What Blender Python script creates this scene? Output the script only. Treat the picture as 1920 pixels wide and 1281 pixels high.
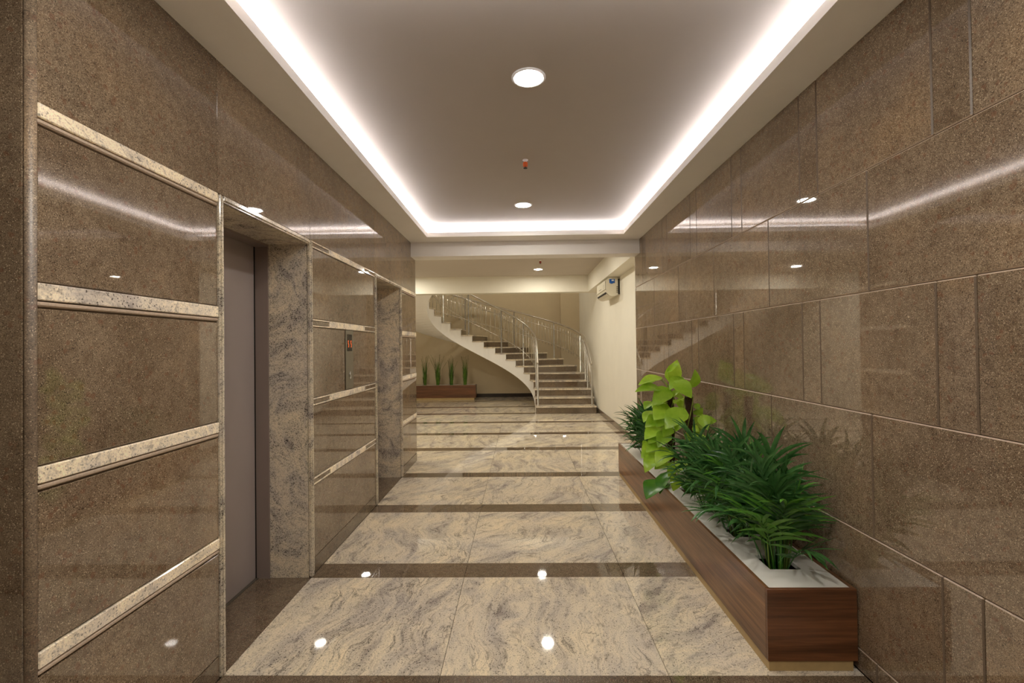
import bpy, bmesh, math, random
from mathutils import Vector, Matrix
random.seed(7)
for o in list(bpy.data.objects): bpy.data.objects.remove(o)
scn = bpy.context.scene
COL = scn.collection

# ---------------------------------------------------------------- camera, world, exposure
YAW, PITCH, ROLL, FPX = .0179, .0110, .0123, 871.9
cd = bpy.data.cameras.new('camera'); cam = bpy.data.objects.new('camera', cd); COL.objects.link(cam)
cd.sensor_width = 36; cd.lens = FPX / 1920 * 36; cd.clip_start = .02
cam.location = (0, 0, 1.5)
fw = Vector((-math.sin(YAW) * math.cos(PITCH), math.cos(YAW) * math.cos(PITCH), math.sin(PITCH)))
rt = Vector((math.cos(YAW), math.sin(YAW), 0)); up = rt.cross(fw)
rt2 = rt * math.cos(ROLL) - up * math.sin(ROLL); up2 = rt * math.sin(ROLL) + up * math.cos(ROLL)
cam.rotation_euler = Matrix((rt2, up2, -fw)).transposed().to_euler()
scn.camera = cam
w = bpy.data.worlds.new('world'); scn.world = w; w.use_nodes = True
w.node_tree.nodes['Background'].inputs[0].default_value = (.5, .45, .4, 1)
w.node_tree.nodes['Background'].inputs[1].default_value = .02
scn.view_settings.view_transform = 'Standard'; scn.view_settings.look = 'None'
scn.view_settings.gamma = 1; scn.view_settings.use_curve_mapping = False
scn.view_settings.exposure = 1.62
LED = 14.5          # cove strip emission
LAMP = 95.0         # downlight diffuser emission
HALL = 150.0         # downlights beyond the beam

# ---------------------------------------------------------------- helpers
def lin(r, g, b, a=1):
    f = lambda c: (c / 255 / 12.92) if c / 255 <= .04045 else ((c / 255 + .055) / 1.055) ** 2.4
    return (f(r), f(g), f(b), a)
def tag(o, label=None, cat=None, group=None, kind=None):
    if label: o['label'] = label
    if cat: o['category'] = cat
    if group: o['group'] = group
    if kind: o['kind'] = kind
    return o
def empty(name, loc=(0, 0, 0), rz=0):
    o = bpy.data.objects.new(name, None); COL.objects.link(o)
    o.location = loc; o.rotation_euler = (0, 0, rz); o.empty_display_size = .1
    return o
def link(name, me, parent=None):
    o = bpy.data.objects.new(name, me); COL.objects.link(o)
    if parent is not None: o.parent = parent
    return o
class MB:
    def __init__(s): s.v = []; s.f = []
    def box(s, x0, x1, y0, y1, z0, z1, b=0):
        n = len(s.v)
        if b <= 0:
            s.v += [(x, y, z) for x in (x0, x1) for y in (y0, y1) for z in (z0, z1)]
            for q in ((0, 1, 3, 2), (4, 6, 7, 5), (0, 4, 5, 1), (2, 3, 7, 6), (0, 2, 6, 4), (1, 5, 7, 3)):
                s.f.append([n + i for i in q])
        else:
            bm = bmesh.new(); bmesh.ops.create_cube(bm, size=1)
            for q in bm.verts: q.co = ((x0 + x1) / 2 + q.co.x * (x1 - x0), (y0 + y1) / 2 + q.co.y * (y1 - y0), (z0 + z1) / 2 + q.co.z * (z1 - z0))
            bmesh.ops.bevel(bm, geom=bm.edges[:], offset=b, segments=1, affect='EDGES')
            bm.verts.index_update()
            s.v += [q.co[:] for q in bm.verts]
            for fc in bm.faces: s.f.append([n + q.index for q in fc.verts])
            bm.free()
        return s
    def tube(s, pts, r, n=8, cap=True):
        base = len(s.v); pts = [Vector(p) for p in pts]
        rr = r if isinstance(r, (list, tuple)) else [r] * len(pts)
        prev = None
        for i, p in enumerate(pts):
            t = (pts[min(i + 1, len(pts) - 1)] - pts[max(i - 1, 0)]).normalized()
            if prev is None:
                a = Vector((1, 0, 0)) if abs(t.x) < .8 else Vector((0, 1, 0))
                prev = t.cross(a).normalized()
            prev = (prev - t * prev.dot(t)).normalized(); c = t.cross(prev)
            for k in range(n):
                an = 2 * math.pi * k / n
                s.v.append((p + (prev * math.cos(an) + c * math.sin(an)) * rr[i])[:])
        for i in range(len(pts) - 1):
            for k in range(n):
                s.f.append([base + i * n + k, base + i * n + (k + 1) % n, base + (i + 1) * n + (k + 1) % n, base + (i + 1) * n + k])
        if cap:
            s.f.append([base + k for k in range(n)][::-1]); s.f.append([base + (len(pts) - 1) * n + k for k in range(n)])
        return s
    def lathe(s, prof, c, n=24):
        base = len(s.v)
        for r, z in prof:
            for k in range(n):
                an = 2 * math.pi * k / n
                s.v.append((c[0] + r * math.cos(an), c[1] + r * math.sin(an), c[2] + z))
        for i in range(len(prof) - 1):
            for k in range(n):
                s.f.append([base + i * n + k, base + i * n + (k + 1) % n, base + (i + 1) * n + (k + 1) % n, base + (i + 1) * n + k])
        s.f.append([base + k for k in range(n)][::-1]); s.f.append([base + (len(prof) - 1) * n + k for k in range(n)])
        return s
    def prism(s, poly, axis, a0, a1):           # extrude a 2-D outline along an axis
        n = len(s.v); m = len(poly)
        for a in (a0, a1):
            for p, q in poly:
                s.v.append({'x': (a, p, q), 'y': (p, a, q), 'z': (p, q, a)}[axis])
        for i in range(m): s.f.append([n + i, n + (i + 1) % m, n + m + (i + 1) % m, n + m + i])
        s.f.append([n + i for i in range(m)][::-1]); s.f.append([n + m + i for i in range(m)])
        return s
    def mesh(s, name, mat, smooth=False, edge=None):
        me = bpy.data.meshes.new(name); me.from_pydata(s.v, [], s.f)
        bm = bmesh.new(); bm.from_mesh(me); bmesh.ops.recalc_face_normals(bm, faces=bm.faces[:]); bm.to_mesh(me); bm.free()
        if mat: me.materials.append(mat)
        if edge:                      # honed, unpolished chamfers
            me.materials.append(edge); me.materials.append(M_ARRIS)
            for pf in me.polygons:
                if max(abs(q) for q in pf.normal) < .99: pf.material_index = 1 if abs(pf.normal.z) > .3 else 2
        if smooth: me.polygons.foreach_set('use_smooth', [True] * len(me.polygons))
        return me
    def build(s, name, mat, parent=None, smooth=False, edge=None):
        return link(name, s.mesh(name, mat, smooth, edge), parent)
def box(name, mat, parent, *b, bev=0): return MB().box(*b, b=bev).build(name, mat, parent)

# ---------------------------------------------------------------- materials
def newmat(name):
    m = bpy.data.materials.new(name); m.use_nodes = True
    nt = m.node_tree; nt.nodes.clear()
    out = nt.nodes.new('ShaderNodeOutputMaterial'); p = nt.nodes.new('ShaderNodeBsdfPrincipled')
    nt.links.new(p.outputs[0], out.inputs[0])
    return m, nt, p
def N(nt, typ, **kw):
    n = nt.nodes.new(typ)
    for k, v in kw.items():
        if k in n.inputs: n.inputs[k].default_value = v
        else: setattr(n, k, v)
    return n
def coords(nt, rand=True, scale=(1, 1, 1), rot=(0, 0, 0)):
    tc = N(nt, 'ShaderNodeTexCoord'); src = tc.outputs['Object']
    if rand:
        oi = N(nt, 'ShaderNodeObjectInfo'); mu = N(nt, 'ShaderNodeMath', operation='MULTIPLY'); mu.inputs[1].default_value = 37
        nt.links.new(oi.outputs['Random'], mu.inputs[0])
        ad = N(nt, 'ShaderNodeVectorMath', operation='ADD'); nt.links.new(src, ad.inputs[0]); nt.links.new(mu.outputs[0], ad.inputs[1]); src = ad.outputs[0]
    mp = N(nt, 'ShaderNodeMapping'); mp.inputs['Scale'].default_value = scale; mp.inputs['Rotation'].default_value = rot
    nt.links.new(src, mp.inputs[0])
    return src, mp.outputs[0]
def ramp(nt, fac, stops):
    r = N(nt, 'ShaderNodeValToRGB'); e = r.color_ramp.elements
    while len(e) < len(stops): e.new(.5)
    for i, (p, c) in enumerate(stops): e[i].position = p; e[i].color = c
    nt.links.new(fac, r.inputs[0]); return r.outputs[0]
def mix(nt, a, b, fac, mode='MIX'):
    m = N(nt, 'ShaderNodeMix', data_type='RGBA', blend_type=mode)
    for sck, v in ((m.inputs[0], fac), (m.inputs[6], a), (m.inputs[7], b)):
        if hasattr(v, 'node'): nt.links.new(v, sck)
        else: sck.default_value = v
    return m.outputs[2]
def noise(nt, vec, scale, detail=3, rough=.5, dist=0):
    n = N(nt, 'ShaderNodeTexNoise'); n.inputs['Scale'].default_value = scale; n.inputs['Detail'].default_value = detail
    n.inputs['Roughness'].default_value = rough; n.inputs['Distortion'].default_value = dist
    nt.links.new(vec, n.inputs['Vector']); return n.outputs['Fac'], n.outputs['Color']
def vor(nt, vec, scale):
    n = N(nt, 'ShaderNodeTexVoronoi'); n.inputs['Scale'].default_value = scale; nt.links.new(vec, n.inputs['Vector'])
    sp = N(nt, 'ShaderNodeSeparateColor'); nt.links.new(n.outputs['Color'], sp.inputs[0])
    return n.outputs['Distance'], sp.outputs[0], sp.outputs[1]
W1 = (1, 1, 1, 1); K1 = (0, 0, 0, 1)
def brown_granite(name, k=1.0, rough=.02):
    m, nt, p = newmat(name); src, v = coords(nt)
    big, _ = noise(nt, v, 1.6, 4, .6); grain, _ = noise(nt, v, 290, 3, .7); mid, _ = noise(nt, v, 26, 4, .7)
    c = ramp(nt, grain, [(.30, lin(86, 70, 54)), (.5, lin(137, 117, 95)), (.70, lin(172, 152, 127))])
    c = mix(nt, c, ramp(nt, big, [(.3, (.60, .56, .52, 1)), (.52, (.95, .95, .95, 1)), (.72, (1.22, 1.14, 1.02, 1))]), .9, 'MULTIPLY')
    c = mix(nt, c, ramp(nt, mid, [(.34, (.62, .55, .5, 1)), (.5, W1), (.68, (1.22, 1.2, 1.18, 1))]), .6, 'MULTIPLY')
    _, r1, g1 = vor(nt, v, 400); c = mix(nt, c, lin(212, 190, 160), ramp(nt, r1, [(.955, K1), (.97, (.75, .75, .75, 1))]))
    c = mix(nt, c, lin(44, 32, 24), ramp(nt, g1, [(.90, K1), (.93, (.75, .75, .75, 1))]))
    _, r2, _ = vor(nt, v, 75); c = mix(nt, c, lin(120, 72, 48), ramp(nt, r2, [(.95, K1), (.97, (.35, .35, .35, 1))]))
    hs = N(nt, 'ShaderNodeHueSaturation'); hs.inputs['Value'].default_value = k; nt.links.new(c, hs.inputs['Color'])
    nt.links.new(hs.outputs[0], p.inputs['Base Color'])
    p.inputs['Roughness'].default_value = rough; p.inputs['IOR'].default_value = 1.85
    return m
def pale_granite(name, ang=(.5, 1.9), k=1.0, vein=1.0, rough=.05, spk=.92, stretch=.2, swirl=.5):
    m, nt, p = newmat(name); src, v = coords(nt)
    def warp(vec, scale, amp, detail=2):
        _, wc = noise(nt, vec, scale, detail, .55)
        sub = N(nt, 'ShaderNodeVectorMath', operation='SUBTRACT'); nt.links.new(wc, sub.inputs[0]); sub.inputs[1].default_value = (.5, .5, .5)
        sc = N(nt, 'ShaderNodeVectorMath', operation='SCALE'); nt.links.new(sub.outputs[0], sc.inputs[0]); sc.inputs['Scale'].default_value = amp
        ad = N(nt, 'ShaderNodeVectorMath', operation='ADD'); nt.links.new(vec, ad.inputs[0]); nt.links.new(sc.outputs[0], ad.inputs[1]); return ad.outputs[0]
    wv = warp(warp(v, 1.6, swirl), 7.0, .07)
    oi = N(nt, 'ShaderNodeObjectInfo'); ma = N(nt, 'ShaderNodeMapRange'); nt.links.new(oi.outputs['Random'], ma.inputs[0])
    ma.inputs[3].default_value = -ang[0]; ma.inputs[4].default_value = -ang[1]
    vr = N(nt, 'ShaderNodeVectorRotate', rotation_type='Z_AXIS'); nt.links.new(wv, vr.inputs['Vector']); nt.links.new(ma.outputs[0], vr.inputs['Angle'])
    mp = N(nt, 'ShaderNodeMapping'); mp.inputs['Scale'].default_value = (stretch, 1, 1); nt.links.new(vr.outputs[0], mp.inputs[0]); vv = mp.outputs[0]
    band, _ = noise(nt, vv, 8, 5, .6); fine, _ = noise(nt, vv, 38, 4, .65); ln, _ = noise(nt, vv, 11, 3, .5)
    cloud, _ = noise(nt, v, 2.4, 3, .5); gr, _ = noise(nt, v, 170, 3, .75)
    c = ramp(nt, band, [(.28, lin(150, 140, 132)), (.42, lin(196, 185, 168)), (.55, lin(217, 204, 180)), (.75, lin(226, 210, 182))])
    c = mix(nt, c, ramp(nt, fine, [(.3, (.50, .475, .47, 1)), (.46, W1), (.7, (1.08, 1.07, 1.04, 1))]), .75, 'MULTIPLY')
    c = mix(nt, c, ramp(nt, cloud, [(.35, (.88, .88, .93, 1)), (.65, (1.06, 1.03, .97, 1))]), .9, 'MULTIPLY')
    veil, _ = noise(nt, v, 3.0, 2, .5)
    seam = ramp(nt, ln, [(.474, K1), (.492, W1), (.500, W1), (.516, K1)])
    seam = mix(nt, seam, ramp(nt, veil, [(.43, K1), (.58, W1)]), 1.0, 'MULTIPLY')
    seam = mix(nt, seam, ramp(nt, gr, [(.35, W1), (.62, (.2, .2, .2, 1))]), 1.0, 'MULTIPLY')
    c = mix(nt, c, lin(74, 64, 60), mix(nt, K1, seam, .85 * vein))
    c = mix(nt, c, ramp(nt, gr, [(.3, (.46, .43, .41, 1)), (.48, W1), (.7, (1.14, 1.13, 1.1, 1))]), .85, 'MULTIPLY')
    _, r1, g1 = vor(nt, v, 200); msk = ramp(nt, band, [(.35, W1), (.62, (.3, .3, .3, 1))])
    sk = mix(nt, ramp(nt, r1, [(spk, K1), (spk + .02, W1)]), msk, 1.0, 'MULTIPLY')
    c = mix(nt, c, lin(50, 42, 38), mix(nt, K1, sk, .85))
    hs = N(nt, 'ShaderNodeHueSaturation'); hs.inputs['Value'].default_value = k; nt.links.new(c, hs.inputs['Color'])
    nt.links.new(hs.outputs[0], p.inputs['Base Color'])
    p.inputs['Roughness'].default_value = rough; p.inputs['IOR'].default_value = 1.5
    return m
def wood(name, scale, c0, c1, rough=.28):
    m, nt, p = newmat(name); src, v = coords(nt, True, scale)
    a, _ = noise(nt, v, 1.0, 5, .62, .4); b, _ = noise(nt, v, 5.5, 3, .6); g, _ = noise(nt, v, .35, 2, .5)
    c = ramp(nt, a, [(.32, c0), (.66, c1)])
    c = mix(nt, c, ramp(nt, b, [(.35, (.75, .72, .7, 1)), (.6, (1.08, 1.06, 1.04, 1))]), .8, 'MULTIPLY')
    c = mix(nt, c, ramp(nt, g, [(.4, (.82, .8, .78, 1)), (.6, (1.1, 1.08, 1.05, 1))]), .8, 'MULTIPLY')
    nt.links.new(c, p.inputs['Base Color']); p.inputs['Roughness'].default_value = rough
    return m
def plain(name, col, rough=.6, metal=0, var=.06, scale=6, bump=0):
    m, nt, p = newmat(name); src, v = coords(nt, False)
    a, _ = noise(nt, v, scale, 4, .6)
    c = mix(nt, col, ramp(nt, a, [(.3, (1 - var, 1 - var, 1 - var, 1)), (.7, (1 + var, 1 + var, 1 + var, 1))]), 1.0, 'MULTIPLY')
    nt.links.new(c, p.inputs['Base Color']); p.inputs['Roughness'].default_value = rough; p.inputs['Metallic'].default_value = metal
    if bump:
        f, _ = noise(nt, v, 300, 2, .5); bp = N(nt, 'ShaderNodeBump'); bp.inputs['Strength'].default_value = bump; bp.inputs['Distance'].default_value = .002
        nt.links.new(f, bp.inputs['Height']); nt.links.new(bp.outputs[0], p.inputs['Normal'])
    return m
def emit(name, col, s):
    m = bpy.data.materials.new(name); m.use_nodes = True; nt = m.node_tree; nt.nodes.clear()
    out = nt.nodes.new('ShaderNodeOutputMaterial'); e = nt.nodes.new('ShaderNodeEmission')
    e.inputs[0].default_value = col; e.inputs[1].default_value = s; nt.links.new(e.outputs[0], out.inputs[0])
    return m
def foliage(name, c0, c1, rough=.35, trans=.25):
    m, nt, p = newmat(name); src, v = coords(nt, True)
    a, _ = noise(nt, v, 9, 3, .6); oi = N(nt, 'ShaderNodeObjectInfo')
    c = mix(nt, c0, c1, ramp(nt, a, [(.3, K1), (.7, W1)]))
    c = mix(nt, c, ramp(nt, oi.outputs['Random'], [(0, (.75, .8, .7, 1)), (1, (1.2, 1.15, 1.1, 1))]), 1.0, 'MULTIPLY')
    nt.links.new(c, p.inputs['Base Color']); p.inputs['Roughness'].default_value = rough
    tr = N(nt, 'ShaderNodeBsdfTranslucent'); nt.links.new(c, tr.inputs[0])
    ms = N(nt, 'ShaderNodeMixShader'); ms.inputs[0].default_value = trans
    nt.links.new(p.outputs[0], ms.inputs[1]); nt.links.new(tr.outputs[0], ms.inputs[2])
    nt.links.new(ms.outputs[0], [n for n in nt.nodes if n.type == 'OUTPUT_MATERIAL'][0].inputs[0])
    return m
M_BROWN = brown_granite('brown_granite')
M_BROWN_FLOOR = brown_granite('brown_granite_floor', .68)
M_BEAD = brown_granite('brown_granite_bead', 1.1, .5)
M_PALE = pale_granite('pale_granite_floor', k=1.12, rough=.035)
M_JAMB = pale_granite('speckled_granite_jamb', (0, 1), 1.05, .5, .12, .80, .6, .9)
M_BAND = pale_granite('pale_granite_band', (0, 3), 1.55, .5, .08, .93, .4)
M_TREAD = pale_granite('tread_granite', (0, 3), 1.15, .4, .15, .9, .5)
M_HONED = plain('honed_granite_edge', lin(186, 164, 142), .5, 0, .15, 120)
M_ARRIS = plain('dark_granite_edge', lin(112, 94, 76), .45, 0, .15, 120)
M_GROUT = plain('grout', lin(150, 130, 108), .7)
M_WHITE = plain('white_paint', lin(246, 241, 234), .75, 0, .02, 3)
M_CEIL = plain('dimmed_white_paint', lin(190, 179, 166), .8, 0, .02, 2)  # soffit's white paint again, with dimmer light on the tray put into the colour
M_HALL = plain('hall_paint', lin(230, 223, 206), .7, 0, .02, 3)
M_BEIGE = plain('beige_paint', lin(200, 182, 150), .8, 0, .03, 2)
M_TAUPE = plain('taupe_paint', lin(140, 124, 104), .75, 0, .03, 2)
M_DOOR = plain('taupe_metal', lin(172, 160, 154), .4, .15, .03, 2)
M_FRAME = plain('dark_taupe_metal', lin(138, 122, 114), .4, .15, .03, 2)
M_STEEL = plain('brushed_steel', lin(200, 192, 178), .25, .75, .05, 8)
M_PLATE = plain('matte_steel', lin(140, 134, 120), .35, .8, .05, 8)
M_BLACK = plain('black_glass', lin(16, 13, 12), .12)
M_DARK = plain('dark_skirting', lin(52, 44, 40), .2)
M_WOODY = wood('walnut_long', (22, .9, 22), lin(92, 62, 38), lin(154, 112, 76))
M_WOODX = wood('walnut_end', (.9, 22, 26), lin(80, 49, 29), lin(130, 84, 52))
M_PLINTH = plain('tan_plinth', lin(186, 158, 108), .45, 0, .08, 20)
M_TOP = plain('white_laminate', lin(228, 224, 214), .32, 0, .02, 5)
M_POT = plain('black_pot', lin(24, 22, 20), .6)
M_SOIL = plain('soil', lin(40, 28, 20), .95, 0, .3, 60)
M_PALM = foliage('palm_leaf', lin(32, 78, 36), lin(92, 142, 78), .24)
M_PALM2 = foliage('palm_leaf_light', lin(74, 146, 40), lin(124, 178, 72), .35)
M_CANE = foliage('palm_cane', lin(74, 104, 34), lin(118, 140, 58), .45, .1)
M_LIME = foliage('lime_leaf', lin(142, 186, 40), lin(188, 220, 76), .35, .3)
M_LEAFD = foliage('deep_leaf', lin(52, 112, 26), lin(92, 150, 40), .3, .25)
M_VINE = foliage('vine', lin(120, 140, 50), lin(150, 160, 70), .5, .1)
M_MOSS = plain('moss_pole', lin(64, 42, 26), .95, 0, .5, 90, .6)
M_GRASS = foliage('grass_blade', lin(66, 108, 32), lin(118, 150, 52), .45, .2)
M_STALK = foliage('grass_stalk', lin(98, 104, 50), lin(140, 134, 84), .6, .1)
M_AC = plain('ivory_plastic', lin(226, 218, 196), .35, 0, .02, 4)
M_ACD = plain('dark_slot', lin(28, 24, 22), .6)
M_BLUE = plain('blue_sticker', lin(24, 92, 178), .4, 0, .25, 60)
M_MARK = plain('white_mark', lin(232, 230, 226), .4)
M_ORANGE = plain('orange_cap', lin(232, 104, 40), .5)
M_RED = plain('red_cap', lin(150, 44, 32), .5)
M_DIGIT = emit('orange_digit', (1.0, .16, .04, 1), .5)
M_LED = emit('cove_led', (.88, .89, 1.0, 1), LED)
M_LAMP = emit('lamp_diffuser', (1.0, .965, .90, 1), LAMP)
M_LAMPH = emit('hall_lamp_diffuser', (1.0, .955, .84, 1), HALL)

# ---------------------------------------------------------------- setting dimensions
XL, XR = -1.391, 1.53
CEIL, TRAY, HALLC, BEAMB = 2.849, 2.999, 3.05, 2.668
WEND = 6.175                      # end of the stone lobby
NEAR = 1.293                      # near corner of the left wall
HX0, HX1 = -3.75, 1.73            # stair hall side walls
YB = 13.9                         # hall back wall
YN = -4.0                         # wall behind the camera
G = .0012                          # half joint

# ---- floor
floor = box('floor', M_GROUT, None, HX0 - .2, HX1 + .2, YN - .2, YB + .2, -.12, -.022)
tag(floor, 'polished pale granite floor crossed by dark brown stone strips', 'floor', None, 'structure')
strips = [(-2.86, -2.66), (-1.66, -1.46), (-.46, -.26), (.74, .94), (1.94, 2.136), (3.041, 3.239), (4.237, 4.441), (5.373, 5.56), (6.746, 6.94), (7.946, 8.13), (9.16, 9.34), (10.36, 10.54), (11.52, 11.70), (12.78, 12.95)]
joints = [-3.5, -2.46, -1.42, -.385, .655]
edges = [YN] + [e for s in strips for e in s] + [YB]
for i in range(len(edges) - 1):
    y0, y1 = edges[i], edges[i + 1]
    strip = i % 2 == 1
    for (ya, yb) in [(y0, y1)]:
        if yb <= NEAR + .01 or ya >= WEND: x0, x1 = (HX0, HX1 if ya >= WEND else XR)
        else: x0, x1 = XL, XR
        if ya < WEND < yb and x0 == XL: x0, x1 = HX0, HX1
        if ya < NEAR < yb: x0 = HX0
        xs = [x0] + [j for j in joints if x0 + .1 < j < x1 - .1] + [x1]
        for k in range(len(xs) - 1):
            a = MB().box(xs[k] + .0012, xs[k + 1] - .0012, ya + .0008, yb - .0008, -.03, 0, b=.0006)
            a.build('floor_strip' if strip else 'floor_slab', M_BROWN_FLOOR if strip else M_PALE, floor)

# ---- right stone wall
wr = box('wall_right', M_GROUT, None, XR + .012, HX1 + .25, YN, WEND, 0, CEIL + .25)
tag(wr, 'long polished brown granite wall behind the planter, jointed in big slabs', 'wall', None, 'structure')
rowh = [0, .1035, .6436, 1.1858, 1.7225, 2.2595, CEIL + .2]
for r in range(6):
    h0, h1 = rowh[r], rowh[r + 1]
    if r in (1, 3, 5): cuts = [1.585 + .8125 * k + d for k in range(-7, 7) for d in (0, .15)]
    else: cuts = [2.062 + .8125 * k for k in range(-8, 7)]
    cuts = [YN] + sorted(c for c in cuts if YN + .05 < c < WEND - .05) + [WEND]
    for k in range(len(cuts) - 1):
        pr = random.uniform(0, .0012)
        MB().box(XR - pr, XR + .02, cuts[k] + G, cuts[k + 1] - G, h0 + G, h1 - G, b=.0045).build('stone_tile', M_BROWN, wr, edge=M_HONED)
box('end_panel', M_HALL, wr, XR - .0, HX1 + .02, WEND, WEND + .012, 0, BEAMB)

# ---- left stone wall with two lift recesses
P = [(2.116, 3.075), (4.425, 5.412)]     # outer edges of the portal trims
TR = .031; PT = 2.225; JX = -1.661; DX = -1.746
wl = MB()
wl.box(-2.2, XL - .012, NEAR + .012, P[0][0], 0, CEIL + .25); wl.box(-2.2, XL - .012, P[0][1], P[1][0], 0, CEIL + .25); wl.box(-2.2, XL - .012, P[1][1], WEND - .012, 0, CEIL + .25)
for p in P: wl.box(-2.2, XL - .012, p[0], p[1], PT, CEIL + .25)
wl = wl.build('wall_left', M_GROUT)
tag(wl, 'polished brown granite wall with pale bands and two lift openings', 'wall', None, 'structure')
bands = [(.59, .64), (1.120, 1.171), (1.650, 1.703), (2.182, 2.228)]
def ltile(n, m, y0, y1, h0, h1, pr=0.0, b=.0028, gy=.0015, gh=.0015):
    return MB().box(XL - .022, XL + pr, y0 + gy, y1 - gy, h0 + gh, h1 - gh, b=b).build(n, m, wl)
for si, (y0, y1) in enumerate([(NEAR + .02, P[0][0]), (P[0][1], P[1][0]), (P[1][1], WEND)]):
    ltile('skirting_tile', M_BROWN_FLOOR, y0, y1, 0, .105, 0)
    prev = .105
    for bi, (b0, b1) in enumerate(bands):
        low = b0 - (.020 if si != 1 else 0)
        ltile('stone_tile', M_BROWN, y0, y1, prev, low, random.uniform(-.001, .0005), gh=.003)
        if si == 1:
            ltile('pencil_or_bevel_glint', M_BAND, y0, y1, b0, b0 + .012, .004, .0015)  # pale strips paint in the bright reflection along the band's bevel edges
            ltile('pencil_or_bevel_glint', M_BAND, y0, y1, b1 - .012, b1, .004, .0015)
            ltile('band_end', M_BROWN, y0, 3.357, b0 + .012, b1 - .012, 0, .001)
            ltile('band_end', M_BROWN, 4.125, y1, b0 + .012, b1 - .012, 0, .001)
            ltile('pale_band', M_BAND, 3.357, 4.125, b0 + .002, b1 - .002, .0055, .001)
        else:
            ltile('pencil_or_bevel_glint', M_HONED, y0, y1, low + .002, b0 - .001, .003, .004)
            ltile('pale_band', M_BAND, y0, y1, b0, b1, .005, .003)
        prev = b1
cut = [NEAR + .02, 2.116, 3.062, 4.432, 5.412, WEND]
for i in range(5): ltile('stone_tile', M_BROWN, cut[i], cut[i + 1], 2.228, CEIL + .2, 0, .0015)
# rounded pale corner of the wall at the near end, and its front face
def bull(name, m, parent, x, y, h0, h1, r=.02, sx=1, sy=-1):
    poly = [(x - sx * r * 1.6, y), (x - sx * r * 1.6, y + sy * r)]
    poly = [(x - sx * r, y)] + [(x - sx * r + sx * r * math.sin(a), y + sy * 0 + sy * (r * math.cos(a))) for a in [i * math.pi / 12 for i in range(7)]]
    return MB().prism(poly, 'z', h0, h1).build(name, m, parent, True)
bull('corner_bead', M_BEAD, wl, XL + .002, NEAR + .02, 0, CEIL, .02)
wn = box('wall_near', M_GROUT, None, HX0, XL - .02, NEAR + .02, NEAR + .2, 0, CEIL + .1)
tag(wn, 'brown granite return wall at the left edge of the picture', 'wall', None, 'structure')
for i in range(3):
    x1 = XL - .02 - i * .8
    for h0, h1 in ((0, .105), (.105, CEIL)):
        MB().box(max(x1 - .8, HX0) + .002, x1 - .001, NEAR, NEAR + .03, h0 + .002, h1 - .002, b=.002).build('stone_tile', M_BROWN, wn)
# portals: trims, granite lining
for pi, (p0, p1) in enumerate(P):
    a, b = p0 + TR, p1 - TR
    def rnd(name, bb):
        bm = bmesh.new(); bmesh.ops.create_cube(bm, size=1)
        x0, x1, y0, y1, z0, z1 = bb
        for q in bm.verts: q.co = ((x0 + x1) / 2 + q.co.x * (x1 - x0), (y0 + y1) / 2 + q.co.y * (y1 - y0), (z0 + z1) / 2 + q.co.z * (z1 - z0))
        bmesh.ops.bevel(bm, geom=bm.edges[:], offset=.009, segments=3, affect='EDGES')
        me = bpy.data.meshes.new(name); bm.to_mesh(me); bm.free(); me.materials.append(M_JAMB)
        return link(name, me, wl)
    rnd('portal_trim', (XL - .018, XL + .014, p0 + .001, a, 0, PT)); rnd('portal_trim', (XL - .018, XL + .014, b, p1 - .001, 0, PT))
    rnd('portal_trim', (XL - .018, XL + .014, a, b, PT - TR, PT))
    box('jamb_slab', M_JAMB, wl, JX, XL - .017, p0 + .004, a, 0, PT); box('jamb_slab', M_JAMB, wl, JX, XL - .017, b, p1 - .004, 0, PT)
    box('lintel_slab', M_JAMB, wl, JX, XL - .017, a, b, PT - TR, PT)
    box('threshold', M_BROWN_FLOOR, wl, JX - .085, XL - .001, a, b, -.03, .0005)
    d = empty('door_%d' % (pi + 1), (DX, (a + b) / 2, 0))
    tag(d, ['taupe metal lift door in the nearer granite portal', 'lift door hidden deep in the farther granite portal'][pi], 'lift door', None, 'structure')
    L0, L1 = a - (a + b) / 2, b - (a + b) / 2
    Hh = PT - TR
    box('door_frame', M_FRAME, d, 0.0, JX - DX, L1 - .012, L1 + .01, 0, Hh); box('door_frame', M_FRAME, d, 0.0, JX - DX, L0 - .01, L0 + .012, 0, Hh)
    box('door_header', M_FRAME, d, 0.0, JX - DX, L0 + .012, L1 - .012, Hh - .016, Hh + .01)
    box('door_panel', M_DOOR, d, -.03, -.004, L0 - .02, -.002, .006, Hh, bev=.002); box('door_panel', M_DOOR, d, -.03, -.004, .002, L1 - .008, .006, Hh, bev=.002)
    box('door_gap', M_BLACK, d, -.03, .001, L1 - .018, L1 - .013, .006, Hh - .01)
    box('door_sill', M_PLATE, d, -.004, .012, L0, L1, .0006, .006)
    box('shaft_back', M_BLACK, d, -.10, -.06, L0 - .1, L1 + .1, 0, Hh + .1)

# ---- ceiling of the lobby: soffit ring, cove, raised tray
OX0, OX1, OY0, OY1 = -1.123, 1.267, 1.70, 5.64
BY0, BY1 = 5.925, WEND
c = MB()
c.box(XL - .02, OX0, NEAR - .1, BY0, CEIL, CEIL + .055); c.box(OX1, XR + .02, NEAR - .1, BY0, CEIL, CEIL + .055)
c.box(OX0, OX1, OY1, BY0, CEIL, CEIL + .055); c.box(OX0, OX1, NEAR - .1, OY0, CEIL, CEIL + .055)
ceil = c.build('ceiling', M_WHITE)
tag(ceil, 'white plaster ceiling with a raised tray lit from a hidden cove', 'ceiling', None, 'structure')
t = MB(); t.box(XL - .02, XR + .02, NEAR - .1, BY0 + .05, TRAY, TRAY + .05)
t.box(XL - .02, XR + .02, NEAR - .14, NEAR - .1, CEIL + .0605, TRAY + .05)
t.build('tray_panel', M_CEIL, ceil)
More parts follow.
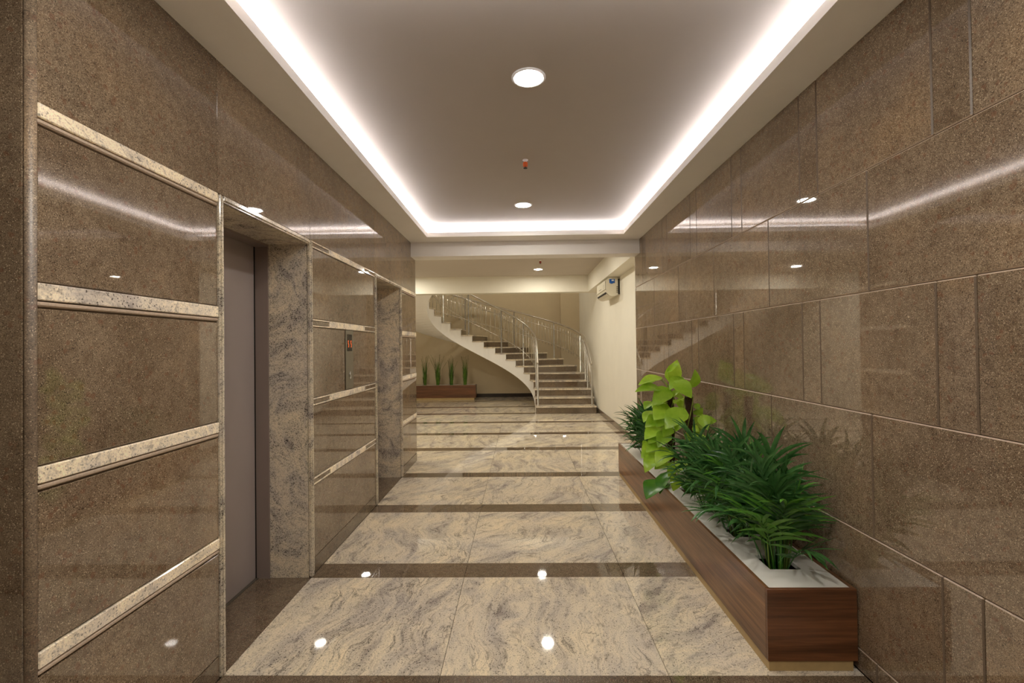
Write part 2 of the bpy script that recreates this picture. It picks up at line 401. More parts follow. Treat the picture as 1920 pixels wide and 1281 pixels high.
def strip(x0, x1, y0, y1): box('led_strip', M_LED, ceil, x0, x1, y0, y1, CEIL + .056, CEIL + .066)
strip(OX0 - .10, OX0 - .075, OY0 - .1, OY1 + .1); strip(OX1 + .075, OX1 + .10, OY0 - .1, OY1 + .1)
strip(OX0 - .05, OX1 + .05, OY1 + .075, OY1 + .10); strip(OX0 - .05, OX1 + .05, OY0 - .10, OY0 - .075)
cn = box('ceiling_entry', M_CEIL, None, HX0 - .1, XR + .2, YN - .1, NEAR - .1, CEIL, CEIL + .06)
cn.name = 'ceiling.001'; tag(cn, 'flat plaster ceiling over the lobby behind the viewer', 'ceiling', None, 'structure')
b1 = box('trim_1', M_WHITE, None, XL - .3, XR + .2, BY0, BY1, BEAMB, HALLC + .1)
tag(b1, 'white downstand beam across the end of the granite lobby', 'beam', None, 'structure')
# ---- stair hall
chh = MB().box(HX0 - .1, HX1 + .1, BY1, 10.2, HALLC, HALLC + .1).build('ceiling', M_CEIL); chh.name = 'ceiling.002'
tag(chh, 'plain ceiling of the passage between the two white beams', 'ceiling', None, 'structure')
b2 = box('trim_2', M_HALL, None, HX0 - .05, HX1 + .05, 10.2, 10.45, 2.685, 5.4)
tag(b2, 'far white beam across the passage in front of the stairs', 'beam', None, 'structure')
b3 = box('trim_3', M_HALL, None, 1.50, HX1 + .02, BY1 + .001, 10.199, 2.685, HALLC + .02)
tag(b3, 'white beam along the right passage wall above the air conditioner', 'beam', None, 'structure')
hr = box('wall_right_passage', M_HALL, None, HX1, HX1 + .2, WEND + .012, YB + .2, 0, 5.4)
hr.name = 'wall_right.001'; tag(hr, 'cream painted wall on the right beside the staircase', 'wall', None, 'structure')
hb = MB().box(HX0 - .1, HX1, YB, YB + .2, 0, 5.4).box(1.19, HX1, YB - .32, YB, 0, 5.4).build('wall_back', M_BEIGE)
tag(hb, 'beige painted wall behind the curved staircase', 'wall', None, 'structure')
hl = box('wall_left_passage', M_HALL, None, HX0 - .2, HX0, WEND - .5, YB + .2, 0, 5.4)
hl.name = 'wall_left.001'; tag(hl, 'painted wall at the far left of the stair hall', 'wall', None, 'structure')
le = box('wall_left_end', M_HALL, None, HX0, -2.2, WEND - .2, WEND, 0, HALLC + .1); le.name = 'wall_left.002'
tag(le, 'painted end of the lift shaft block facing the stairs', 'wall', None, 'structure')
box('end_panel', M_HALL, wl, -2.2, XL - .004, WEND - .011, WEND, 0, HALLC)
ct = box('ceiling_stair', M_CEIL, None, HX0 - .1, HX1 + .1, 10.2, YB + .2, 5.4, 5.5); ct.name = 'ceiling.003'
tag(ct, 'high ceiling over the stairwell', 'ceiling', None, 'structure')
bk = box('wall_behind', M_BEIGE, None, HX0 - .2, XR + .2, YN - .2, YN, 0, CEIL); bk.name = 'wall_entry'
tag(bk, 'painted wall behind the viewer closing the lobby', 'wall', None, 'structure')
bl = box('wall_side', M_BEIGE, None, HX0 - .2, HX0, YN, NEAR + .2, 0, CEIL); bl.name = 'wall_entry.001'
tag(bl, 'painted side wall left of the viewer', 'wall', None, 'structure')
s1 = box('baseboard_right', M_BROWN_FLOOR, None, HX1 - .015, HX1, WEND + .02, YB - .33, 0, .10, bev=.002)
tag(s1, 'dark brown stone skirting along the cream right wall', 'skirting', None, 'structure')
s2 = box('baseboard_back', M_DARK, None, HX0, 1.18, YB - .015, YB, 0, .105, bev=.002)
tag(s2, 'dark skirting along the wall under the stairs', 'skirting', None, 'structure')

# ---------------------------------------------------------------- downlights
def downlight(x, y, h, mat, label, group, r=.075):
    o = empty('downlight', (x, y, h)); tag(o, label, 'lamp', group)
    MB().lathe([(r + .02, 0), (r + .02, -.005), (r + .012, -.009), (r + .002, -.006), (r + .002, 0)], (0, 0, 0), 32).build('trim_ring', M_WHITE, o, True)
    MB().lathe([(r, -.001), (r, -.006), (r * .9, -.0075)], (0, 0, 0), 32).build('diffuser', mat, o)
    return o
downlight(.064, 2.575, TRAY, M_LAMP, 'large round downlight near the top of the picture in the ceiling tray', 'round ceiling downlights')
downlight(.048, 4.903, TRAY, M_LAMP, 'round downlight at the far end of the ceiling tray', 'round ceiling downlights')
downlight(.376, 9.34, HALLC, M_LAMPH, 'small round downlight in the passage ceiling before the stairs', 'round ceiling downlights')
downlight(.362, 7.18, HALLC, M_LAMPH, 'downlight just beyond the near white beam, seen only in the floor reflection', 'round ceiling downlights')
downlight(-2.5, 9.43, HALLC, M_LAMPH, 'downlight in the left passage ceiling, seen only in the right wall reflection', 'round ceiling downlights')
downlight(-2.5, 7.18, HALLC, M_LAMPH, 'downlight hidden behind the left granite wall', 'round ceiling downlights')
for x, y, lab in ((-.6, .75, 'left'), (.8, .75, 'right'), (.1, -1.4, 'rear')):  # unseen lamps added behind the camera to brighten the near lobby
    downlight(x, y, CEIL, M_LAMP, lab + ' fill lamp added behind the viewer, out of view', 'round ceiling downlights')
for x in (-2.3, .6): downlight(x, 12.0, 5.4, M_LAMPH, ['left downlight high above the stairwell', 'right downlight high above the stairwell'][x > 0], 'round ceiling downlights')

# ---------------------------------------------------------------- staircase
RISE = .166; NST = 18
def itab(n):
    if n <= 4: return {0: (.332, 10.08), 1: (.332, 10.37), 2: (.333, 10.66), 3: (.332, 10.98), 4: (.313, 11.35)}[max(n, 0)]
    a = math.radians(22.1 + 13.9 * (n - 5)); return (-.95 + 1.28 * math.cos(a), 11.25 + 1.28 * math.sin(a))
def otab(n):
    if n <= 5: return {0: (1.66, 10.02), 1: (1.66, 10.33), 2: (1.66, 10.64), 3: (1.66, 10.96), 4: (1.655, 11.29), 5: (1.63, 11.65)}[max(n, 0)]
    a = math.radians(22.4 + 13.7 * (n - 6)); return (-.95 + 2.61 * math.cos(a), 11.25 + 2.5 * math.sin(a))
def crv(tab, t):
    n = int(math.floor(t)); f = t - n
    p = [Vector(tab(n + k)) for k in (-1, 0, 1, 2)]
    return .5 * ((2 * p[1]) + (p[2] - p[0]) * f + (2 * p[0] - 5 * p[1] + 4 * p[2] - p[3]) * f * f + (3 * p[1] - p[0] - 3 * p[2] + p[3]) * f ** 3)
inn = lambda t: crv(itab, t)
out = lambda t: crv(otab, t)
def across(t, d):                 # point at d metres from the inner edge towards the outer edge
    a, b = inn(t), out(t); return a + (b - a).normalized() * d
def across_o(t, d):
    a, b = inn(t), out(t); return b + (a - b).normalized() * d
stair = empty('staircase', (1.0, 10.36, 0))
tag(stair, 'curved staircase with white stringer, brown risers, pale treads and steel railings', 'staircase')
SO = Vector((1.0, 10.36, 0))
def L3(p, h): return (p[0] - SO.x, p[1] - SO.y, h)
def soff(t): return max(0.0, RISE * t - .45)
body = MB(); SUB = 3
for n in range(1, NST + 1):
    top = RISE * n - .032
    for k in range(SUB):
        t0, t1 = n + k / SUB, n + (k + 1) / SUB
        q = len(body.v)
        for t in (t0, t1):
            a, b = inn(t), out(t)
            body.v += [L3(a, soff(t)), L3(a, top), L3(b, top), L3(b, soff(t))]
        body.f += [[q, q + 4, q + 5, q + 1], [q + 1, q + 5, q + 6, q + 2], [q + 2, q + 6, q + 7, q + 3], [q + 3, q + 7, q + 4, q]]
        if k == 0: body.f.append([q, q + 1, q + 2, q + 3])
        if n == NST and k == SUB - 1: body.f.append([q + 4, q + 7, q + 6, q + 5])
body.build('stringer', M_WHITE, stair)
for n in range(1, NST + 1):
    m = MB(); ring = []
    pts = []
    ts = [n - .0] + [n + k / SUB for k in range(1, SUB)] + [n + 1.0]
    for side in (0, 1):
        row = []
        for i, t in enumerate(ts):
            a, b = inn(t), out(t); d = (b - a).normalized(); e = .018
            p = (a - d * e) if side == 0 else (b + d * .004)
            if i == 0:
                nx = (inn(n + .2) - inn(n)) if side == 0 else (out(n + .2) - out(n)); p = p - nx.normalized() * .028
            row.append(p)
        pts.append(row)
    poly = [(p[0] - SO.x, p[1] - SO.y) for p in pts[0] + pts[1][::-1]]
    m.prism(poly, 'z', RISE * n - .031, RISE * n)
    m.build('tread', M_TREAD, stair)
    a, b = inn(n), out(n); d = (b - a).normalized(); nr = Vector((d.y, -d.x))
    if nr.y > 0 and n < 8: nr = -nr
    fw2 = ((inn(n + .2) - inn(n)) + (out(n + .2) - out(n))).normalized(); nr = nr if nr.dot(fw2) < 0 else -nr
    a2, b2 = a - d * .004, b + d * .002
    poly = [(q[0] - SO.x, q[1] - SO.y) for q in (a2 + nr * .001, b2 + nr * .001, b2 + nr * .012, a2 + nr * .012)]
    MB().prism(poly, 'z', RISE * (n - 1) + .001, RISE * n - .032).build('riser', M_BROWN_FLOOR, stair)
# railings
unit_baluster = MB().tube([(0, 0, -.31), (0, 0, .31)], .009, 6).mesh('baluster', M_STEEL, True)
def railing(name_label, path, hr0, hr1, tend, posts, nbal):
    def hrail(t): return RISE * t + hr0 + (hr1 - hr0) * min(1, max(0, (t - 1.2) / 2.5))
    ts = [1.22 + i * (tend - 1.22) / 110 for i in range(111)]
    r = MB()
    p0 = path(1.22)
    r.tube([L3(p0, hrail(1.22) - .02)] + [L3(path(t), hrail(t)) for t in ts], .024, 10)
    hand = r.build('handrail', M_STEEL, stair, True); hand['label'] = name_label
    for off, nm in ((-.19, 'rail_rod'), (None, 'rail_rod')):
        MB().tube([L3(path(t), hrail(t) + off if off else RISE * t + .32 + min(0, (t - 2) * .04)) for t in ts], .010, 6).build(nm, M_STEEL, hand, True)
    for t in posts:
        p = path(t); MB().tube([L3(p, RISE * int(math.floor(t))), L3(p, RISE * int(math.floor(t)) + .012), L3(p, RISE * int(math.floor(t)) + .0121), L3(p, hrail(t))], [.036, .036, .019, .019], 10).build('post', M_STEEL, hand, True)
    for t in nbal:
        if min(abs(t - q) for q in posts) < .09: continue
        p = path(t); lo = RISE * t + .32 - .07; hi = hrail(t) - .19 + .10
        o = link('baluster', unit_baluster, hand); o.location = L3(p, (lo + hi) / 2); o.scale = (1, 1, (hi - lo) / .62)
railing('inner steel handrail on the open side of the stairs', lambda t: across(t, .05), .93, 1.07, 18.4, [1.22, 3.75, 6.3, 8.55, 11.35, 13.7, 16.2, 18.2], [1.5 + .40 * i for i in range(42)])
railing('outer steel handrail near the wall side of the stairs', lambda t: across_o(t, .08), .90, .93, 18.4, [1.22, 3.2, 4.2, 5.3, 7.4, 9.6, 12.0, 14.2, 16.4, 18.2], [1.5 + (.28 if i < 8 else .0) * i + (0 if i < 8 else 8 * .28 + (i - 8) * .19) for i in range(84) if 1.5 + 8 * .28 + (i - 8) * .19 < 18.3])

# ---------------------------------------------------------------- air conditioner
ac = empty('air_conditioner', (HX1, 8.06, 2.352)); tag(ac, 'ivory wall air conditioner with a blue sticker, high on the right passage wall', 'air conditioner')
AL = .95
prof = [(0, .03), (-.06, .012), (-.13, .0), (-.175, .012), (-.215, .06), (-.232, .12), (-.236, .2), (-.225, .27), (-.20, .31), (-.17, .322), (0, .322)]
MB().prism([(x, z) for x, z in prof], 'y', .022, AL - .022).build('body', M_AC, ac)
cap = [(x * 1.0, .16 + (z - .16) * 1.0) for x, z in prof]
for y0, y1 in ((0, .022), (AL - .022, AL)):
    MB().prism([(x * 1.012, .161 + (z - .161) * 1.012) for x, z in cap], 'y', y0, y1).build('end_cap', M_AC, ac)
box('back_plate', M_ACD, ac, -.03, -.001, -.012, AL + .01, .03, .30)
MB().prism([(-.2485, .125), (-.2385, .125), (-.2385, .275), (-.2425, .283)], 'y', .05, AL - .05).build('front_panel', M_AC, ac)
MB().prism([(-.226, .036), (-.180, .004), (-.174, .010), (-.220, .044)], 'y', .06, AL - .05).build('louver', M_AC, ac)
MB().prism([(-.238, .066), (-.229, .046), (-.224, .056), (-.232, .078)], 'y', .06, AL - .05).build('outlet_slot', M_ACD, ac)
box('name_mark', M_ACD, ac, -.2495, -.2483, .40, .62, .162, .170); box('name_mark', M_PLATE, ac, -.2492, -.2475, .16, .172, .12, .22)
st_ = MB().box(-.178, -.085, -.006, 0, .226, .296); st_.box(-.160, -.12, -.007, 0, .215, .23); st_.build('sticker', M_BLUE, ac)
box('sticker_print', M_MARK, ac, -.14, -.10, -.0075, -.006, .262, .284)
for k in range(4): box('end_mark', M_PLATE, ac, -.058 + .0, -.018, -.006, 0, .06 + k * .03, .076 + k * .03)

# ---------------------------------------------------------------- lift call panel
cp = empty('lift_call_panel', (XL + .0005, 3.747, 1.41)); tag(cp, 'narrow steel lift call panel with two black floor displays, between the lift openings', 'call panel')
box('face_plate', M_PLATE, cp, .0, .006, -.083, .083, -.235, .238, bev=.002)
seg = [(-.011, .011, .036, .043), (-.011, -.004, .004, .04), (-.011, .011, -.003, .004), (.004, .011, -.04, 0), (-.011, .011, -.043, -.036)]
for yc in (-.029, .029):
    dsp = box('display', M_BLACK, cp, .006, .0075, yc - .024, yc + .024, .07, .205)
    s = MB()
    for y0, y1, z0, z1 in seg: s.box(.0075, .0083, yc + y0 * .8, yc + y1 * .8, .128 + z0 * .62, .128 + z1 * .62)
    s.build('digit', M_DIGIT, dsp)
bt = MB().lathe([(.016, 0), (.016, .003), (.013, .004)], (0, 0, 0), 20).build('call_button', M_PLATE, cp); bt.location = (.006, .0, -.125); bt.rotation_euler = (0, math.pi / 2, 0)
g = MB(); g.tube([(.0100, -.012, -.118), (.0100, .002, -.098), (.0100, .006, -.120), (.0100, -.004, -.117)], .0025, 5)
g.tube([(.0100, .012, -.128), (.0100, .014, -.146), (.0100, .004, -.154), (.0100, -.006, -.142)], .0025, 5); g.build('button_mark', M_MARK, cp)

# ---------------------------------------------------------------- sprinklers
for x, y, h, m, lab in ((.058, 3.722, TRAY, M_ORANGE, 'orange capped sprinkler head between the two tray downlights'), (.377, 8.364, HALLC, M_RED, 'small red sprinkler head in the passage ceiling')):
    o = empty('sprinkler', (x, y, h)); tag(o, lab, 'sprinkler', 'ceiling sprinklers')
    MB().lathe([(.022, 0), (.022, -.004), (.012, -.008), (.009, -.02)], (0, 0, 0), 16).build('escutcheon', M_WHITE, o, True)
    MB().lathe([(.012, -.018), (.019, -.024), (.019, -.05), (.014, -.056)], (0, 0, 0), 16).build('cap', m, o, True)
    MB().lathe([(.004, -.055), (.004, -.064), (.016, -.065), (.016, -.068)], (0, 0, 0), 16).build('deflector', M_ACD, o)

# ---------------------------------------------------------------- planters
PX0, PX1, PY0, PY1, PH, PB = 1.1155, 1.5215, 2.162, 5.40, .373, .046
holes = [2.36, 2.756, 3.16, 3.555, 3.95, 4.345, 4.74, 5.135]
HX = (1.235, 1.389); HL = .158
pb = empty('planter_box', ((PX0 + PX1) / 2, PY0, 0)); tag(pb, 'long walnut planter with white top against the right granite wall', 'planter')
def pbox(n, m, x0, x1, y0, y1, z0, z1, bev=0):
    cx, cy = (PX0 + PX1) / 2, PY0
    return box(n, m, pb, x0 - cx, x1 - cx, y0 - cy, y1 - cy, z0, z1, bev=bev)
T = .019
pbox('side_panel', M_WOODY, PX0, PX0 + T, PY0 + T, PY1 - T, PB, PH, .0012); pbox('side_panel', M_WOODY, PX1 - T, PX1, PY0 + T, PY1 - T, PB, PH, .0012)
pbox('end_panel', M_WOODX, PX0, PX1, PY0, PY0 + T, PB, PH, .0012); pbox('end_panel', M_WOODX, PX0, PX1, PY1 - T, PY1, PB, PH, .0012)
pbox('bottom', M_WOODY, PX0 + T, PX1 - T, PY0 + T, PY1 - T, PB, PB + .015)
m = MB(); cx, cy = (PX0 + PX1) / 2, PY0
ys = [PY0 + T] + [q for h in holes for q in (h, h + HL)] + [PY1 - T]; xs = [PX0 + T, HX[0], HX[1], PX1 - T]
for i in range(len(ys) - 1):
    for k in range(3):
        if i % 2 == 1 and k == 1: continue
        m.box(xs[k] - cx, xs[k + 1] - cx, ys[i] - cy, ys[i + 1] - cy, PH - .022, PH - .003)
m.build('top_board', M_TOP, pb)
pl = MB(); pl.box(PX0 + .005 - cx, PX1 - .02 - cx, .004, PY1 - PY0 - .014, 0.0008, PB); pl.build('plinth', M_PLINTH, pb)

# ---------------------------------------------------------------- palms
def leaflet(mb, base, d, nrm, L, w, droop, seg=4):
    d = d.normalized(); side = d.cross(nrm).normalized()
    prof_ = [.3, .85, 1.0, .9, .55, .05]
    n0 = len(mb.v); p = Vector(base); dd = Vector(d)
    for i in range(seg + 1):
        wd = w * prof_[i] * .5
        lift = dd.cross(side).normalized() * (wd * .35)
        mb.v += [(p + side * wd - lift * -1)[:], p[:], (p - side * wd + lift)[:]]
        dd = (dd + Vector((0, 0, -droop / seg))).normalized(); p = p + dd * (L / seg)
    for i in range(seg):
        a = n0 + i * 3
        mb.f += [[a, a + 1, a + 4, a + 3], [a + 1, a + 2, a + 5, a + 4]]
def frond_mesh(seed, H, lean, rlen, LL, mat):
    rnd = random.Random(seed); mb = MB(); pts = []; tang = []
    p = Vector((0, 0, 0)); ang = math.radians(90 - lean * .25)
    n1 = 7
    for i in range(n1):
        pts.append(p.copy()); a = ang - math.radians(lean) * .35 * i / n1
        d = Vector((math.cos(a), 0, math.sin(a))); tang.append(d); p = p + d * (H / n1)
    n2 = 10; a0 = a
    for i in range(n2 + 1):
        a = a0 - math.radians(lean) * 1.15 * (i / n2) ** 1.2
        d = Vector((math.cos(a), 0, math.sin(a))); pts.append(p.copy()); tang.append(d); p = p + d * (rlen / n2)
    mb.tube(pts, [.0045 - .0035 * i / len(pts) for i in range(len(pts))], 5)
    NL = 8
    for i in range(NL):
        f = i / (NL - 1); q = f * n2; k = min(int(q), n2 - 1)
        b = pts[n1 + k].lerp(pts[n1 + k + 1], q - k); tg = tang[n1 + k]; nn = Vector((-tg.z, 0, tg.x)); nn = nn if nn.z > 0 else -nn
        for s in (-1, 1):
            sp = math.radians(62 - 46 * f + rnd.uniform(-8, 8))
            d = tg * math.cos(sp) + Vector((0, s, 0)) * math.sin(sp) + nn * rnd.uniform(.1, .4)
            L = LL * (.66 + .5 * math.sin(math.pi * min(1, .25 + f * .6))) * rnd.uniform(.85, 1.12)
            leaflet(mb, b, d, nn, L, .021 * rnd.uniform(.8, 1.2), rnd.uniform(.4, 1.5), 5)
    me = mb.mesh('frond', mat, True); return me
FR = []
for i in range(10):
    lean = [4, 10, 17, 24, 31, 38, 46, 30, 16, 54][i]; H = [.44, .43, .41, .39, .36, .33, .29, .28, .33, .24][i]
    FR.append((frond_mesh(i, H, lean, [.16, .18, .19, .2, .2, .2, .18, .17, .17, .14][i], [.20, .21, .22, .23, .23, .22, .20, .2, .2, .17][i], M_PALM if i not in (7, 8) else M_PALM2), lean))
def palm(x, y, label, sc, nf, seed, rmax=1.0):
    o = empty('areca_palm', (x, y, PB + .016)); tag(o, label, 'plant', 'areca palms in the planter')
    rnd = random.Random(seed)
    MB().lathe([(.052, 0), (.066, .17), (.071, .17), (.071, .185), (.062, .185), (.06, .17)], (0, 0, 0), 16).build('pot', M_POT, o, True)
    MB().lathe([(.058, .155), (.058, .168)], (0, 0, 0), 16).build('soil', M_SOIL, o)
    for k in range(12):
        a = rnd.uniform(0, 6.28); r = rnd.uniform(.008, .042); h = rnd.uniform(.26, .42) * sc
        q = Vector((r * math.cos(a), r * math.sin(a), .165)); e = q + Vector((math.cos(a) * .06 * rnd.random(), math.sin(a) * .06 * rnd.random(), h))
        MB().tube([q, q.lerp(e, .5) + Vector((rnd.uniform(-.008, .008), rnd.uniform(-.008, .008), 0)), e], [.0055, .0045, .003], 6).build('cane', M_CANE, o, True)
    for k in range(nf):
        me, lean = FR[(k * 7 + seed) % 10]
        a = k * 2.39996 + rnd.uniform(-.3, .3); sc_ = sc * rnd.uniform(.85, 1.1); lx, ly = .034 * math.cos(a) * rnd.random(), .034 * math.sin(a)
        for tr_ in range(24):             # a leaf that would reach into the stone wall grows along it instead
            aa = a + (tr_ + 1) // 2 * .13 * (1 if tr_ % 2 else -1)
            if max(x + lx + (q.co.x * math.cos(aa) - q.co.y * math.sin(aa)) * sc_ for q in me.vertices) < 1.522: break
        f = link('frond', me, o); f.location = (lx, ly, .165); f.rotation_euler = (0, 0, aa); f.scale = (sc_, sc_, sc_ * rnd.uniform(.95, 1.08))
    return o
PCX = 1.308
palm(PCX, holes[0] + HL / 2, 'dark green areca palm nearest the viewer at the front end of the planter', 1.0, 25, 3)
palm(PCX, holes[1] + HL / 2, 'dark green areca palm second from the front of the planter', .95, 23, 11)
palm(PCX, holes[2] + HL / 2, 'dark green areca palm third from the front, before the lime climbers', .93, 23, 22)
palm(PCX, holes[6] + HL / 2, 'dark green areca palm at the far end of the planter beyond the lime climbers', .92, 24, 31)

# ---------------------------------------------------------------- lime climbers on moss poles
LEAVES = [(1.292,4.05,1.194,1.346,4.02,1.371,.42,'A'),(1.259,4.0,1.273,1.341,3.95,1.345,.25,'A'),(1.194,4.02,1.212,.99,3.95,1.16,.28,'A'),(1.179,4.0,1.119,.949,3.9,1.108,.27,'A'),(1.166,4.08,1.215,1.083,4.05,1.15,.35,'A'),(1.371,4.0,1.211,1.241,3.92,1.12,.36,'A'),(1.326,3.68,1.169,1.36,3.66,1.307,.5,'B'),(1.195,3.62,1.204,1.292,3.55,1.092,.5,'B'),(1.252,3.98,1.114,1.087,3.88,.995,.38,'A'),(1.228,3.95,.976,1.087,3.84,.884,.5,'A'),(1.241,3.6,.995,1.073,3.5,.87,.4,'B'),(1.214,4.0,1.0,1.099,3.93,.975,.5,'A'),(1.141,4.1,.996,1.065,4.05,.941,.5,'A'),(1.138,4.1,.914,1.049,4.02,.835,.4,'A'),(1.154,4.0,.869,1.034,3.92,.81,.42,'A'),(1.209,3.95,.866,1.118,3.88,.816,.5,'A'),(1.175,3.98,.795,1.017,3.88,.714,.4,'A'),(1.172,3.95,.74,1.046,3.86,.687,.42,'A'),(1.206,3.9,.76,1.105,3.8,.665,.42,'A'),(1.149,3.95,.677,1.021,3.85,.616,.4,'A'),(1.128,3.98,.619,.993,3.9,.559,.55,'A'),(1.127,3.9,.564,.996,3.8,.464,.42,'A'),(1.212,3.86,.634,1.078,3.76,.517,.42,'A'),(1.177,3.8,.456,1.078,3.68,.328,.36,'D'),(1.143,3.8,.38,.965,3.66,.296,.5,'D'),(1.184,3.6,.486,1.137,3.54,.395,.45,'B'),(1.235,3.6,.438,1.251,3.54,.381,.5,'B'),(1.391,3.6,.948,1.402,3.52,.851,.42,'B'),(1.41,3.6,.905,1.498,3.6,.912,.5,'B'),(1.346,3.55,.812,1.34,3.5,.759,.6,'B'),(1.285,3.55,.825,1.243,3.5,.774,.6,'B'),(1.348,4.0,1.107,1.284,3.95,1.058,.4,'A'),(1.271,3.95,.934,1.21,3.86,.865,.5,'A'),(1.074,4.05,.663,1.033,4.0,.61,.4,'A'),(1.232,3.9,.817,1.161,3.84,.746,.5,'A'),(1.224,3.6,.907,1.165,3.54,.842,.45,'B'),(1.359,3.65,1.033,1.376,3.62,.989,.5,'B'),(1.197,3.9,.527,1.086,3.84,.481,.45,'A'),(1.21,3.75,.544,1.153,3.7,.459,.45,'A'),(1.231,3.58,.606,1.172,3.52,.527,.45,'B'),(1.319,3.6,.867,1.35,3.56,.836,.5,'B')]
rl = random.Random(5)
# leaves on the sides the viewer does not face, so the plants stay full from elsewhere
for k in range(16):
    pl_ = 'A' if k % 2 else 'B'; y = 4.03 if pl_ == 'A' else 3.634; h = rl.uniform(.55, 1.1); a = rl.uniform(.2, 2.9)
    bx, by = PCX + .05 * math.cos(a), y + .06 * math.sin(a)
    tx = min(bx + .12 * math.cos(a), 1.5); LEAVES.append((bx, by, h, tx, by + .13 * math.sin(a), h - .05, .5, pl_))
pole = {'A': Vector((1.285, 4.03, 0)), 'B': Vector((1.30, 3.634, 0))}
ptop = {'A': 1.094, 'B': 1.094}
plants = {}
for key, lab in (('A', 'lime green climber with the tall crown on the farther moss pole'), ('B', 'lime green climber on the nearer moss pole behind the third palm')):
    P0 = pole[key]; o = empty('potted_climber', (P0.x, P0.y, PB + .016)); plants[key] = o; tag(o, lab, 'plant', 'climbers on moss poles')
    z0 = PB + .016
    MB().lathe([(.052, 0), (.066, .17), (.071, .17), (.071, .185), (.062, .185), (.06, .17)], (0, 0, 0), 16).build('pot', M_POT, o, True)
    MB().lathe([(.058, .155), (.058, .168)], (0, 0, 0), 16).build('soil', M_SOIL, o)
    mp = MB(); nn = 40; pr = []
    for i in range(nn + 1): pr.append((.030 + rl.uniform(-.004, .004), .16 + (ptop[key] - z0 - .16) * i / nn))
    mp.lathe(pr, (0, 0, 0), 14)
    mp.v = [(x * rl.uniform(.88, 1.12), y * rl.uniform(.88, 1.12), z) for x, y, z in mp.v]
    mp.build('moss_pole', M_MOSS, o)
    for s in range(3):
        a0 = s * 2.1; MB().tube([(.036 * math.cos(a0 + i * .35), .036 * math.sin(a0 + i * .35), .16 + (ptop[key] + .02 - z0 - .16) * i / 16) for i in range(17)], .004, 5).build('vine', M_VINE, o, True)
def leaf(B, Tp, wf, parent, origin, mat, attach):
    B, Tp = Vector(B), Vector(Tp); ax = Tp - B; L = ax.length; ax.normalize()
    view = (Vector((.1, 0, 1.5)) - B).normalized()
    nrm = (view * .75 + Vector((0, 0, .55)) + Vector((rl.uniform(-.6, .6), rl.uniform(-.3, .3), rl.uniform(-.4, .3)))); nrm = (nrm - ax * nrm.dot(ax)).normalized()
    side = ax.cross(nrm).normalized(); W = L * wf
    m = MB(); ns, nw = 9, 5; curl = rl.uniform(.06, .16); fold = rl.uniform(.12, .3); wav = rl.uniform(0, .03)
    for i in range(ns + 1):
        s = i / ns; wd = W * (math.sin(math.pi * min(1, s ** .62)) ** .85) * (1 if s < 1 else 0) + .0006
        for k in range(nw):
            t = (k / (nw - 1) - .5) * 2
            back = -.12 * L * abs(t) * max(0, 1 - s * 6)
            p = B + ax * (s * L + back) + side * (t * wd) + nrm * (fold * abs(t) * wd - curl * L * (2 * s - 1) ** 2 + curl * L + wav * L * math.sin(s * 9 + t * 3) * abs(t))
            m.v.append((p - origin)[:])
    for i in range(ns):
        for k in range(nw - 1):
            a = i * nw + k; m.f.append([a, a + 1, a + nw + 1, a + nw])
    bo = B - origin; at = Vector(attach) - origin
    if (bo - at).length > .01:
        mid = bo.lerp(at, .5) + Vector((0, 0, .03))
        m.tube([at, at.lerp(mid, .6), mid.lerp(bo, .4) + Vector((0, 0, .008)), bo], [.0035, .003, .0026, .0022], 5)
    m.build('leaf', mat, parent, True)
for (bx, by, bz, tx, ty, tz, wf, key) in LEAVES:
    k2 = 'A' if key == 'D' else key; o = plants[k2]; og = Vector(o.location)
    at = (pole[k2].x, pole[k2].y, min(ptop[k2] + .02, max(.36, bz - .06)))
    leaf((bx, by, bz), (tx, ty, tz), wf * .88, o, og, M_LEAFD if key == 'D' or bz < .45 else M_LIME, at)

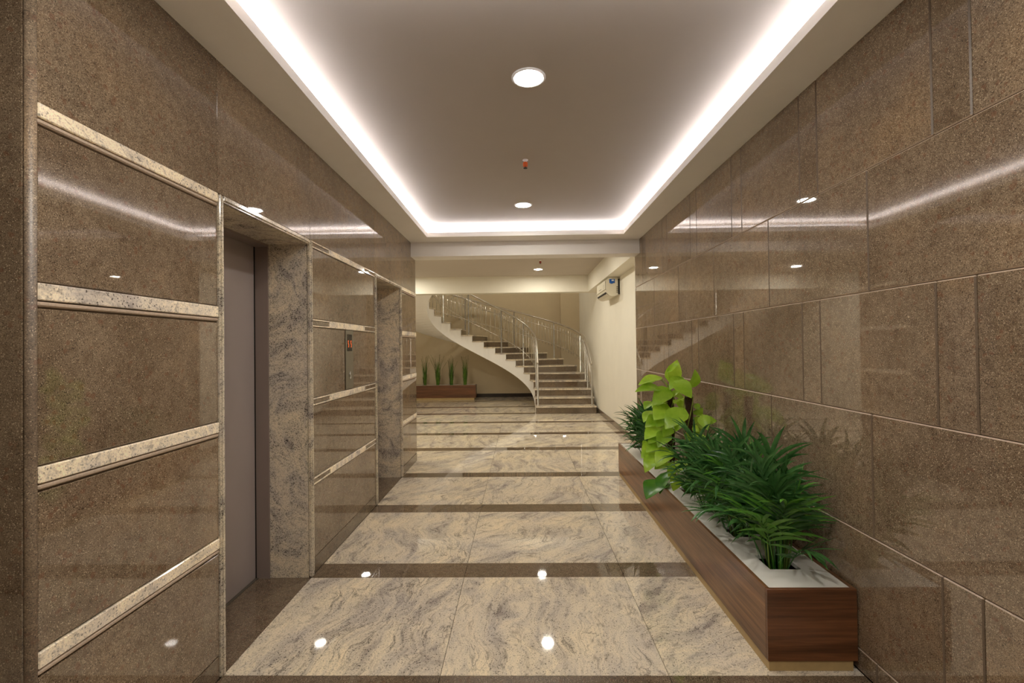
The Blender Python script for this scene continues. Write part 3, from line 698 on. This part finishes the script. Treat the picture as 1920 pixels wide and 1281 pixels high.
# ---------------------------------------------------------------- planter and grasses under the stairs
fb = empty('planter_box', (-2.17, 13.15, 0)); tag(fb, 'dark red walnut planter on the floor under the stairs', 'planter')
for nme, mt, bb in (('front_panel', M_WOODX, (-.88, .885, 0, .02, .07, .425)), ('back_panel', M_WOODX, (-.88, .885, .38, .40, .07, .425)), ('end_panel', M_WOODX, (.865, .885, .02, .38, .07, .425)), ('end_panel', M_WOODX, (-.88, -.86, .02, .38, .07, .425)),
                    ('plinth', M_PLINTH, (-.86, .845, .02, .38, .0008, .07)), ('top_board', M_TOP, (-.86, .865, .02, .38, .405, .418))):
    box(nme, mt, fb, *bb)
for i, (x, lab) in enumerate(((-2.76, 'leftmost tall grass tuft in the planter under the stairs'), (-2.39, 'second grass tuft from the left, under the stairs, with spreading stalks'), (-1.995, 'third grass tuft from the left in the planter under the stairs'), (-1.60, 'rightmost tall grass tuft in the planter under the stairs'))):
    o = empty('potted_grass', (x, 13.35, .420)); tag(o, lab, 'plant', 'grass tufts under the stairs'); rg = random.Random(40 + i)
    b = MB()
    for k in range(60):
        a = rg.uniform(0, 6.28); r = rg.uniform(0, .05); h = rg.uniform(.25, .74); sp = rg.uniform(.01, .09)
        q = Vector((r * math.cos(a), r * math.sin(a), 0)); s = Vector((-math.sin(a), math.cos(a), 0)) * .009; n0 = len(b.v)
        for j, wv in enumerate((1, 1, .75, .1)):
            f = j / 3; c0 = q + Vector((math.cos(a) * sp * f ** 1.5, math.sin(a) * sp * f ** 1.5, h * f)); b.v += [(c0 + s * wv)[:], (c0 - s * wv)[:]]
        for j in range(3): b.f.append([n0 + 2 * j, n0 + 2 * j + 1, n0 + 2 * j + 3, n0 + 2 * j + 2])
    bo = b.build('grass_blades', M_GRASS, o); bo['kind'] = 'stuff'
    b = MB()
    for k in range(16):
        a = rg.uniform(0, 6.28); h = rg.uniform(.5, .88); sp = rg.uniform(.05, .24) * (1.3 if i == 1 else .8)
        pts = [(math.cos(a) * sp * f ** 1.8, math.sin(a) * sp * .5 * f ** 1.8, h * f) for f in (0, .35, .7, 1)]
        b.tube(pts, [.003, .0025, .002, .0035], 4)
    bo = b.build('flower_stalks', M_STALK, o); bo['kind'] = 'stuff'
